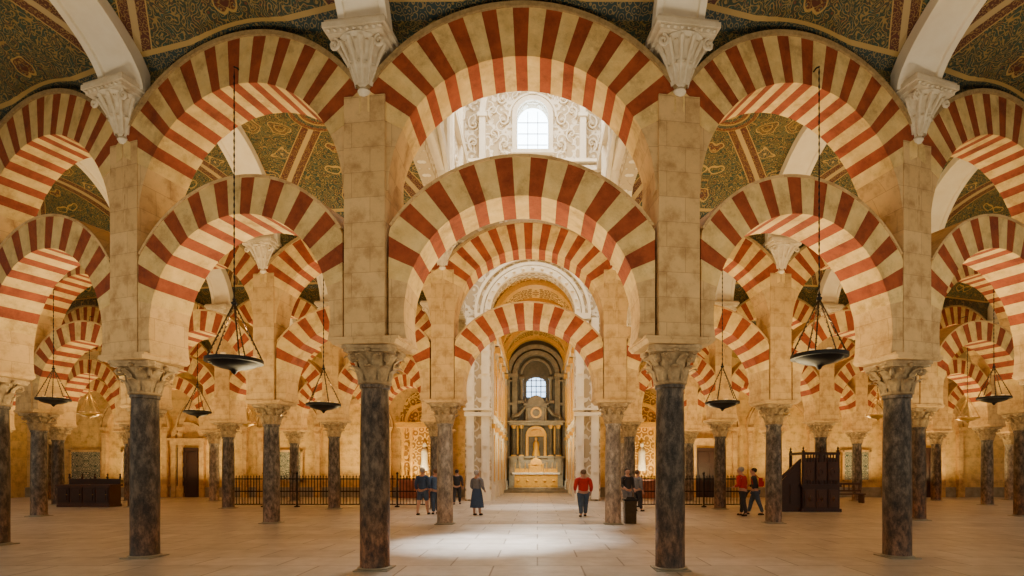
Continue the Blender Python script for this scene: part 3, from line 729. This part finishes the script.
def lamp_meshes(mat, cm_):
    d = {}
    b = MB(); prof = [(.38, .03), (.40, .0), (.44, .0), (.45, .03), (.45, .09), (.43, .095), (.40, .05), (.33, -.02), (.22, -.06), (.10, -.085), (.05, -.11), (.03, -.15), (0, -.17)]
    b.lathe(prof[3:][::-1], 28); b.arc((0, 0, 0), 0, .001, 0, .001, 0, 1, 1); d['dish'] = b.mesh('dish', [mat], True)
    b = MB(); b.lathe([(0, 0), (.03, .01), (.04, .06), (.045, .11), (.04, .11), (0, .06)], 10); d['cup'] = b.mesh('glass_cup', [M_glass], True)
    b = MB(); pts = []
    for i in range(5): pts.append((.43*(1-i/4)+.01, 0, .07+i/4*.95))
    b.tube(pts, .012, 5)
    for i in range(14):
        t = i/13; b.lathe([(.0, -.025), (.02, 0), (0, .025)], 6, (.43*(1-t), 0, .08+t*.93))
    d['susp'] = b.mesh('suspension_chain', [cm_])
    b = MB(); b.lathe([(0, -.05), (.04, -.03), (.05, 0), (.02, .03), (.03, .06), (0, .1)], 10, (0, 0, 1.04)); d['fin'] = b.mesh('finial', [mat], True)
    return d
LMS = {0: lamp_meshes(M_iron, M_bronze), 1: lamp_meshes(M_brass, M_brass)}
def lamp(x, y, z, ztop, sc=1.0, kind=0):
    LM = LMS[kind]
    lab = 'black iron hanging oil lamp with glass cups on bronze chains' if kind == 0 else 'small golden brass hanging lamp on brass chains'
    e = ob('hanging_lamp', None, loc=(x, y, z), label=lab, cat='lamp', group='hanging lamps')
    e.scale = (sc, sc, sc)
    ob('dish', LM['dish'], e)
    for i in range(8): ob('glass_cup', LM['cup'], e, (.33*cos(i*pi/4), .33*sin(i*pi/4), .02))
    for i in range(5): ob('suspension_chain', LM['susp'], e, rz=i*2*pi/5+.35)
    ob('finial', LM['fin'], e)
    b = MB(); H = (ztop-z)/sc; prof = [(.0, 1.1)]; n = int((H-1.1)/.12)
    for i in range(n): prof += [(.016, 1.12+i*.12), (.007, 1.18+i*.12)]
    prof.append((0, H)); b.lathe(prof, 5); ob('chain', b.mesh('chain', [M_iron]), e)
    b = MB(); b.tube([(0, 0, H-.02), (.0, .1/sc, H+.03), (0, .45/sc, H+.04)], .015, 6); ob('wall_hook', b.mesh('wall_hook', [M_iron]), e)
    l = bpy.data.lights.new('lamp_glow', 'POINT'); l.energy = 14; l.color = (1, .68, .32); l.shadow_soft_size = 0.0
    lo = bpy.data.objects.new('lamp_glow', l); COL.objects.link(lo); lo.location = (x, y, z+.6)
lamp(-5.10, 9.42, 3.42, 8.45); lamp(4.74, 9.42, 3.50, 8.45)
lamp(-6.3, 16.5, 3.5, 8.5, 1.1); lamp(5.45, 16.5, 3.56, 8.5, 1.1)
lamp(-15.9, 18.4, 3.9, 8.4, 1.05); lamp(15.0, 18.4, 3.95, 8.4, 1.05)
lamp(-13.9, 22.9, 3.95, 8.5, 1.15); lamp(-20.0, 25.0, 4.1, 8.5, 1, 1); lamp(14.4, 23.7, 3.9, 8.5, 1, 1)
lamp(-10.9, 23.1, 3.9, 8.5, .9, 1); lamp(10.0, 23.1, 3.9, 8.5, .9, 1); lamp(19.2, 25.0, 3.9, 8.5, 1, 1)
lamp(-10.6, 28.9, 4.0, 8.5, 1, 1); lamp(-15.0, 29.0, 4.0, 8.5, 1, 1); lamp(14.7, 29.0, 3.6, 8.5, 1.1, 1); lamp(19.2, 29.3, 3.8, 8.5, 1, 1)

def wooden_chest(x, y, w):
    e = ob('wooden_sideboard', None, loc=(x, y, 0), label='low dark-brown wooden sideboard with panelled doors beside a column', cat='sideboard')
    b = MB(); b.box((0, 0, .52), (w, .7, .8)); b.box((0, 0, .06), (w+.06, .74, .12)); ob('body', b.mesh('body', [M_wood2]), e)
    b = MB(); b.box((0, 0, .96), (w+.12, .8, .08)); ob('top', b.mesh('top', [M_wood2]), e)
    n = 4
    for i in range(n):
        xx = -w/2+w*(i+.5)/n; b = MB(); b.box((0, 0, 0), (w/n-.08, .04, .66)); b.box((0, -.03, 0), (w/n-.26, .03, .46)); d = ob('door', b.mesh('door', [M_wood]), e, (xx, -.37, .54))
        b = MB(); b.lathe([(0, 0), (.02, .01), (.02, .03), (0, .04)], 8); ob('knob', b.mesh('knob', [M_brass]), d, (w/n*.35, -.08, 0))
    b = MB(); b.box((0, .3, 1.12), (w, .06, .26)); 
    for i in range(5): b.lathe([(.03, 0), (.05, .08), (.02, .14), (.04, .2), (0, .26)], 8, (-w/2+w*i/4, .3, 1.24))
    ob('back_rail', b.mesh('back_rail', [M_wood]), e)
wooden_chest(-20.15, 25.2, 2.3)
def pulpit(x, y):
    e = ob('wooden_pulpit', None, loc=(x, y, 0), label='dark carved wooden pulpit with panelled sides and a sloping stair', cat='pulpit', scale=(.85, .85, 1.0))
    b = MB(); b.box((0, 0, .5), (1.7, 1.4, 1.0)); b.box((0, 0, .06), (1.85, 1.5, .12)); b.box((0, 0, 1.03), (1.85, 1.5, .1)); ob('body', b.mesh('body', [M_wood]), e)
    for i in range(3):
        b = MB(); b.box((0, 0, 0), (.46, .05, .7)); b.box((0, -.03, 0), (.3, .04, .5)); b.lathe([(.0, -.15), (.1, 0), (0, .15)], 4, (0, -.05, 0)); ob('panel', b.mesh('panel', [M_wood2]), e, (-.55+i*.55, -.72, .53))
        b = MB(); b.box((0, 0, 0), (.44, .05, .72)); b.arc((0, -.03, -.02), .08, .15, -.03, .02, 0, 2*pi, 14); b.box((0, -.03, .28), (.3, .04, .05)); b.box((0, -.03, -.28), (.3, .04, .05)); ob('panel', b.mesh('panel', [M_wood2]), e, (-.55+i*.55, -.69, 1.6))
    b = MB(); b.box((0, 0, .65), (.11, .11, 1.3)); b.lathe([(.06, 0), (.08, .05), (.03, .1), (.05, .16), (0, .24)], 8, (0, 0, 1.3)); mp = b.mesh('post', [M_wood])
    for q, yy in ((-.8, -.65), (0, -.65), (.8, -.65), (-.8, .65), (.8, .65)): ob('post', mp, e, (q, yy, 1.05))
    b = MB(); b.box((0, -.65, 2.3), (1.75, .14, .1)); b.box((.8, 0, 2.3), (.14, 1.4, .1)); b.box((-.8, 0, 2.3), (.14, 1.4, .1))
    for k in range(12): b.lathe([(.03, 0), (.05, .2), (.03, .5), (.05, .9), (.03, 1.18)], 6, (-.72+k*.131, -.65, 1.08))
    b.box((0, -.64, 1.6), (1.6, .03, 1.05)); b.box((.82, 0, 1.6), (.03, 1.3, 1.05)); ob('balustrade', b.mesh('balustrade', [M_wood]), e)
    b = MB()
    for k in range(5): b.box((-1.0-k*.25, 0, (1.0-k*.2)/2), (.25, 1.0, 1.0-k*.2))
    ob('stair', b.mesh('stair', [M_wood2]), e)
    b = MB(); b.prism([(-.87, 0), (-.87, 1.95), (-1.3, 1.6), (-2.15, .9), (-2.25, .9), (-2.25, 0)], -.56, -.50); b.prism([(-.87, 1.95), (-.87, 2.1), (-2.3, 1.0), (-2.3, .86)], -.60, -.46); b.box((-2.25, -.53, .6), (.12, .12, 1.2)); b.lathe([(.06, 0), (.08, .05), (.03, .1), (0, .2)], 8, (-2.25, -.53, 1.2))
    for (x_, z_) in ((-1.2, .7), (-1.7, .45)): b.box((x_, -.58, z_), (.36, .04, z_*1.1))
    ob('stair_side', b.mesh('stair_side', [M_wood]), e)
pulpit(11.15, 22.6)
def bench(x, y, rz=0):
    e = ob('wooden_bench', None, loc=(x, y, 0), rz=rz, label='dark brown wooden bench with slatted back by the wall', cat='bench')
    b = MB(); b.box((0, 0, .45), (2.2, .45, .06)); ob('seat', b.mesh('seat', [M_wood2]), e)
    b = MB(); b.box((0, .22, .95), (2.2, .05, .1)); b.box((0, .22, .6), (2.2, .05, .08))
    for k in range(9): b.box((-1+k*.25, .22, .78), (.05, .03, .3))
    ob('backrest', b.mesh('backrest', [M_wood2]), e)
    b = MB(); b.box((0, 0, .21), (.07, .42, .42)); m = b.mesh('leg', [M_wood2])
    for q in (-1, 1): ob('leg', m, e, (q, 0, 0))
bench(15.2, 28.0)
def bin_(x, y):
    e = ob('waste_bin', None, loc=(x, y, 0), label='dark brown square waste bin beside a column', cat='bin')
    b = MB(); b.box((0, 0, .35), (.34, .34, .7), 0, 1.08); ob('body', b.mesh('body', [M_bronze]), e)
    b = MB(); b.box((0, 0, .73), (.42, .42, .06)); b.box((0, 0, .79), (.3, .3, .06), 0, .7); ob('lid', b.mesh('lid', [M_iron]), e)
bin_(2.86, 17.3)

# ------------------------------------------------------------------ people
def skinobj(name, V, E, R, mat, parent, sub=2):
    me = bpy.data.meshes.new(name); me.from_pydata(V, E, []); o = bpy.data.objects.new(name, me); COL.objects.link(o)
    md = o.modifiers.new('s', 'SKIN'); 
    for i, sv in enumerate(me.skin_vertices[0].data):
        r = R[i]; sv.radius = r if isinstance(r, tuple) else (r, r); sv.use_root = (i == 0)
    ss = o.modifiers.new('ss', 'SUBSURF'); ss.levels = sub; ss.render_levels = sub
    dg = bpy.context.evaluated_depsgraph_get(); dg.update()
    m2 = bpy.data.meshes.new_from_object(o.evaluated_get(dg)); bpy.data.objects.remove(o)
    m2.materials.clear(); m2.materials.append(mat); m2.polygons.foreach_set('use_smooth', [True]*len(m2.polygons))
    return ob(name, m2, parent)
M_skin = plain('skin', (.50, .27, .18), .6)
def cm(n, c): return plain(n, c, .85)
def person(x, y, H, face, top, bottom, hairc, label, stride=.12, arms=(0, 0), skirt=False, shorts=False, bag=None, lean=0, wide=1.15):
    e = ob('person', None, loc=(x, y, 0), rz=face, label=label, cat='person', scale=(wide, 1.08, 1))
    h = H
    def P(px, py, pz): return (px*h, (py)*h-lean*max(0, pz-.5)*h, pz*h)
    V = []; E = []; R = []
    def add(p, r, par=None):
        V.append(p); R.append((r[0]*h, r[1]*h) if isinstance(r, tuple) else r*h)
        if par is not None: E.append((par, len(V)-1))
        return len(V)-1
    st = stride
    pel = add(P(0, 0, .53), (.085, .06)); wa = add(P(0, 0, .61), (.072, .05), pel); ch = add(P(0, 0, .73), (.09, .058), wa)
    sh = add(P(0, 0, .80), (.06, .045), ch); nk = add(P(0, 0, .85), .032, sh)
    h1 = add(P(0, -.012, .885), (.038, .045), nk); h2 = add(P(0, -.005, .93), (.045, .056), h1); h3 = add(P(0, 0, .968), (.036, .045), h2)
    nose = add(P(0, -.062, .915), .008, h2)
    for s_ in (-1, 1): add(P(s_*.047, .005, .92), .009, h2)
    legs = {}
    for s_, sg in ((-1, 1), (1, -1)):
        hp = add(P(s_*.05, 0, .49), .055, pel); kn = add(P(s_*.052, -sg*st*.5-.012, .28), .036, hp); cf = add(P(s_*.053, -sg*st*.7, .2), .034, kn)
        an = add(P(s_*.054, -sg*st, .045), .02, cf); to = add(P(s_*.06, -sg*st-.07, .018), .018, an); legs[s_] = (hp, kn, an)
    armp = {}
    for s_, bend in ((-1, arms[0]), (1, arms[1])):
        sj = add(P(s_*.10, 0, .79), .036, sh); 
        el = (s_*.135, .015-.03*bend, .62); hd = (s_*(.14-.05*bend), -.03-.11*bend, .485+.13*bend)
        ei = add(P(*el), .025, sj); wi = add(P(*hd), .017, ei); armp[s_] = (el, hd)
        d = Vector((hd[0]-el[0], hd[1]-el[1], hd[2]-el[2])).normalized()
        pm = Vector(hd)+d*.03; pi_ = add(P(*pm), (.02, .013), wi)
        for f in range(4):
            o_ = Vector((0, (f-1.5)*.010, 0)); ln = (.036, .043, .045, .040)[3-f]
            k1 = add(P(*(pm+o_*1.4+d*.022)), .0052, pi_); add(P(*(pm+o_*1.6+d*(.022+ln*.6)+Vector((-s_*.006, 0, 0)))), .0048, k1)
        t1 = add(P(*(pm+Vector((-s_*.004, -.022, 0))-d*.006)), .0058, pi_); add(P(*(pm+Vector((-s_*.008, -.032, 0))+d*.012)), .005, t1)
    skinobj('body', V, E, R, M_skin, e)
    V = []; E = []; R = []
    a = add(P(0, 0, .50), (.098, .075)); b1 = add(P(0, 0, .61), (.088, .066), a); c = add(P(0, 0, .73), (.103, .07), b1); d_ = add(P(0, 0, .81), (.07, .052), c); add(P(0, 0, .832), (.042, .04), d_)
    for s_ in (-1, 1):
        el, hd = armp[s_]; q = add(P(s_*.105, 0, .785), .044, d_); q = add(P(*el), .034, q)
        t = .8; add(P(*[el[i]*(1-t)+hd[i]*t for i in range(3)]), .026, q)
    skinobj('shirt', V, E, R, top, e)
    if skirt:
        b = MB(); prof = [(.075, .60), (.10, .54), (.115, .45), (.13, .33), (.15, .17)]
        b.lathe([(r*h, z*h) for r, z in prof], 18, sy=.8); ob('skirt', b.mesh('skirt', [bottom], True), e)
    else:
        V = []; E = []; R = []
        a = add(P(0, 0, .545), (.092, .07))
        for s_, sg in ((-1, 1), (1, -1)):
            q = add(P(s_*.05, 0, .48), .064, a); q = add(P(s_*.052, -sg*st*.5-.012, .28), .046, q)
            if not shorts: q = add(P(s_*.053, -sg*st*.75, .16), .038, q); add(P(s_*.054, -sg*st*.97, .06), .034, q)
        skinobj('trousers', V, E, R, bottom, e)
    for s_, sg in ((-1, 1), (1, -1)):
        b = MB(); b.lathe([(.0, 0), (.028, .004), (.032, .02), (.022, .04), (0, .05)], 12, sx=.75*h*1.0, sy=1.9*h)
        b.v = [(v[0]+s_*.058*h, v[1]+(-sg*st-.032)*h, v[2]*h) for v in b.v]
        ob('shoe', b.mesh('shoe', [M_iron], True), e)
    b = MB(); n = 12; prof = []
    for i in range(n+1):
        t = -.95+(pi/2+.95)*i/n; prof.append((.052*cos(t), .056*sin(t)))
    b.lathe(prof, 16, sx=.95, sy=1.12); b.v = [((v[0])*h, (v[1]+.018)*h-lean*.43*h, (v[2]+.940)*h) for v in b.v]
    ob('hair', b.mesh('hair', [hairc], True), e)
    for s_ in (-1, 1):
        b = MB(); b.lathe([(0, -.006), (.005, -.003), (.006, 0), (.005, .003), (0, .006)], 8); b.v = [((v[0]+s_*.018)*h, (v[1]-.056)*h-lean*.43*h, (v[2]+.928)*h) for v in b.v]
        ob('eye', b.mesh('eye', [M_iron], True), e)
    b = MB(); b.box((0, -.058*h-lean*.4*h, .893*h), (.026*h, .006*h, .005*h)); ob('mouth', b.mesh('mouth', [M_marb]), e)
    if bag:
        b = MB(); b.box((0, .095*h, .69*h), (.15*h, .08*h, .19*h), 0, .85); b.box((0, .14*h, .66*h), (.11*h, .03*h, .1*h)); 
        for s_ in (-1, 1): b.tube([(s_*.06*h, .06*h, .78*h), (s_*.07*h, 0, .845*h), (s_*.07*h, -.075*h, .76*h), (s_*.08*h, -.05*h, .64*h)], .009*h, 6)
        ob('backpack', b.mesh('backpack', [bag], True), None, (x, y, 0), face, (wide, 1.08, 1), 'small backpack worn by a visitor', 'backpack')
    return e
c_navy = cm('navy_cloth', (.035, .065, .14)); c_blue = cm('blue_cloth', (.09, .16, .30)); c_red = cm('red_cloth', (.45, .015, .015)); c_dark = cm('charcoal_cloth', (.025, .025, .03))
c_grey = cm('grey_cloth', (.17, .17, .19)); c_den = cm('denim', (.05, .08, .14))
hr_g = cm('grey_hair', (.36, .33, .30)); hr_d = cm('dark_hair', (.03, .02, .015)); hr_b = cm('brown_hair', (.13, .07, .035))
person(-4.22, 20.6, 1.76, pi-.3, c_navy, c_den, hr_g, 'person walking in navy jacket and denim shorts', .10, (.4, .1), shorts=True)
person(-3.80, 20.9, 1.72, pi+.5, c_blue, c_den, hr_b, 'person standing in blue shirt and jeans', .05, (.3, .6))
person(-3.85, 26.8, 1.68, pi, c_dark, c_dark, hr_d, 'person in dark clothes walking across the hall', .12)
person(-2.2, 20.4, 1.66, 2.6, c_grey, c_navy, hr_g, 'person standing in grey top and long navy skirt', .02, (.5, .5), skirt=True)
person(1.62, 19.8, 1.68, pi+.2, c_red, c_den, hr_b, 'person in red shirt and blue jeans walking away', .08, (.1, .4), wide=1.3)
person(3.45, 21.5, 1.72, .4, c_dark, c_grey, hr_d, 'person in dark jacket standing behind a column', .04, (.6, .3))
person(4.0, 22.3, 1.66, 2.0, c_grey, c_dark, hr_b, 'person in grey top and dark trousers standing', .05)
person(7.40, 20.1, 1.78, -2.4, c_red, c_dark, hr_g, 'person in red shirt and dark trousers leaning forward', .08, (.8, .8), lean=.15)
person(8.02, 20.6, 1.74, -1.9, c_dark, c_den, hr_d, 'person in dark jacket with raised forearm and red backpack', .13, (.9, .4), lean=.1, bag=c_red)

# ------------------------------------------------------------------ lighting
W = bpy.data.worlds.new('World'); S.world = W; W.use_nodes = True
bg = W.node_tree.nodes['Background']; bg.inputs[0].default_value = (1.0, .90, .72, 1); bg.inputs[1].default_value = .56
def area(loc, size, power, col, rot=(0, 0, 0), sizey=None):
    l = bpy.data.lights.new('fill_area', 'AREA'); l.energy = power; l.color = col; l.size = size  # added area light without a fitting, floats unseen in the bay
    if sizey: l.shape = 'RECTANGLE'; l.size_y = sizey
    o = bpy.data.objects.new('fill_area', l); COL.objects.link(o); o.location = loc; o.rotation_euler = rot; return o
def point(loc, e, col):
    l = bpy.data.lights.new('choir_fill', 'POINT'); l.energy = e; l.color = col; l.shadow_soft_size = 0
    o = bpy.data.objects.new('choir_fill', l); COL.objects.link(o); o.location = loc
WARM = (1, .72, .32)
for r in (1, 2, 3, 4):
    for j in sorted(ROW[r]):
        k = nxt(j)
        if k not in ROW[r] or j not in ROW[r+1] or k not in ROW[r+1]: continue
        P = [ROW[r][j], ROW[r][k], ROW[r+1][j], ROW[r+1][k]]
        x = sum(p[0] for p in P)/4; y = sum(p[1] for p in P)/4
        if j == -1 and r > 2: continue
        fall = 1.0 if abs(x) < 11 else .72
        area((x, y, 2.6 if r < 4 else 1.0), 1.2, ((180, 160, 180, 200)[r-1] if j != -1 else 130)*fall, WARM, (pi, 0, 0))  # unseen lights added to light arches and vaults from beneath
for x in (-9, -5.0, -.3, 4.4, 8.4): area((x, 6.0 if abs(x) < 8 else 7.5, 2.6), 1.2, 85, (1, .86, .62), (pi, 0, 0))  # unseen fill lights added in front of the first arcade
for j in (-3, -2, -1, 1, 2):
    p, q = ROW[1][j], ROW[1][nxt(j)]; area(((p[0]+q[0])/2, (p[1]+q[1])/2+.8, 2.6), 1.0, 80, (1, .76, .38), (pi, 0, 0))  # unseen lights added to make the front soffits glow
area((CX, 21.5, 22.8), 5, 2400, (1, .97, .91), (0, 0, 0), 12)  # faces down, added fill for the daylight inside the lantern
def spot(loc, tgt, e, ang, col, blend=.4, r=.3):
    l = bpy.data.lights.new('daylight_altar_beam', 'SPOT'); l.energy = e; l.spot_size = radians(ang); l.spot_blend = blend; l.color = col; l.shadow_soft_size = r
    o = bpy.data.objects.new('daylight_altar_beam', l); COL.objects.link(o); o.location = loc
    o.rotation_euler = (Vector(tgt)-Vector(loc)).to_track_quat('-Z', 'Y').to_euler()
spot((-.5, 14.5, 21), (-1.3, 12.6, 0), 62000, 13, (.93, .97, 1), 1.0)
spot((-.3, 15.0, 21), (-.2, 13.6, 0), 34000, 15, (.93, .97, 1), 1.0)
spot((0, 16.0, 21), (.2, 16.5, 0), 20000, 15, (.95, .98, 1), 1.0)
spot((0, 24, 21), (-.2, 25, 0), 17000, 16, (1, .97, .93), .8)
area((CX+.15, 33.5, 2.0), 1.0, 260, (1, .78, .40), (pi, 0, 0)); area((CX+.15, 38.8, 2.0), 1.0, 240, (1, .78, .40), (pi, 0, 0))  # unseen upward lights added to light the choir
point((CX+.15, 33.8, 6.5), 130, (1, .84, .56)); point((CX+.15, 39.0, 6.5), 150, (1, .84, .56))  # invisible point lights added to brighten the choir walls
spot((CX+.15, 36, 9.0), (CX+.15, 42.0, 2.0), 4200, 30, (1, .88, .62), .7, .0)  # added warm spot inside the choir to brighten the altar, not daylight

cam = bpy.data.cameras.new('camera'); co = bpy.data.objects.new('camera', cam); COL.objects.link(co)
co.location = (0, 0, 1.65); co.rotation_euler = (pi/2, 0, 0)
cam.sensor_width = 36; cam.lens = 36*560/1024; cam.shift_x = -.0248; cam.shift_y = .1777; cam.clip_end = 200
S.camera = co
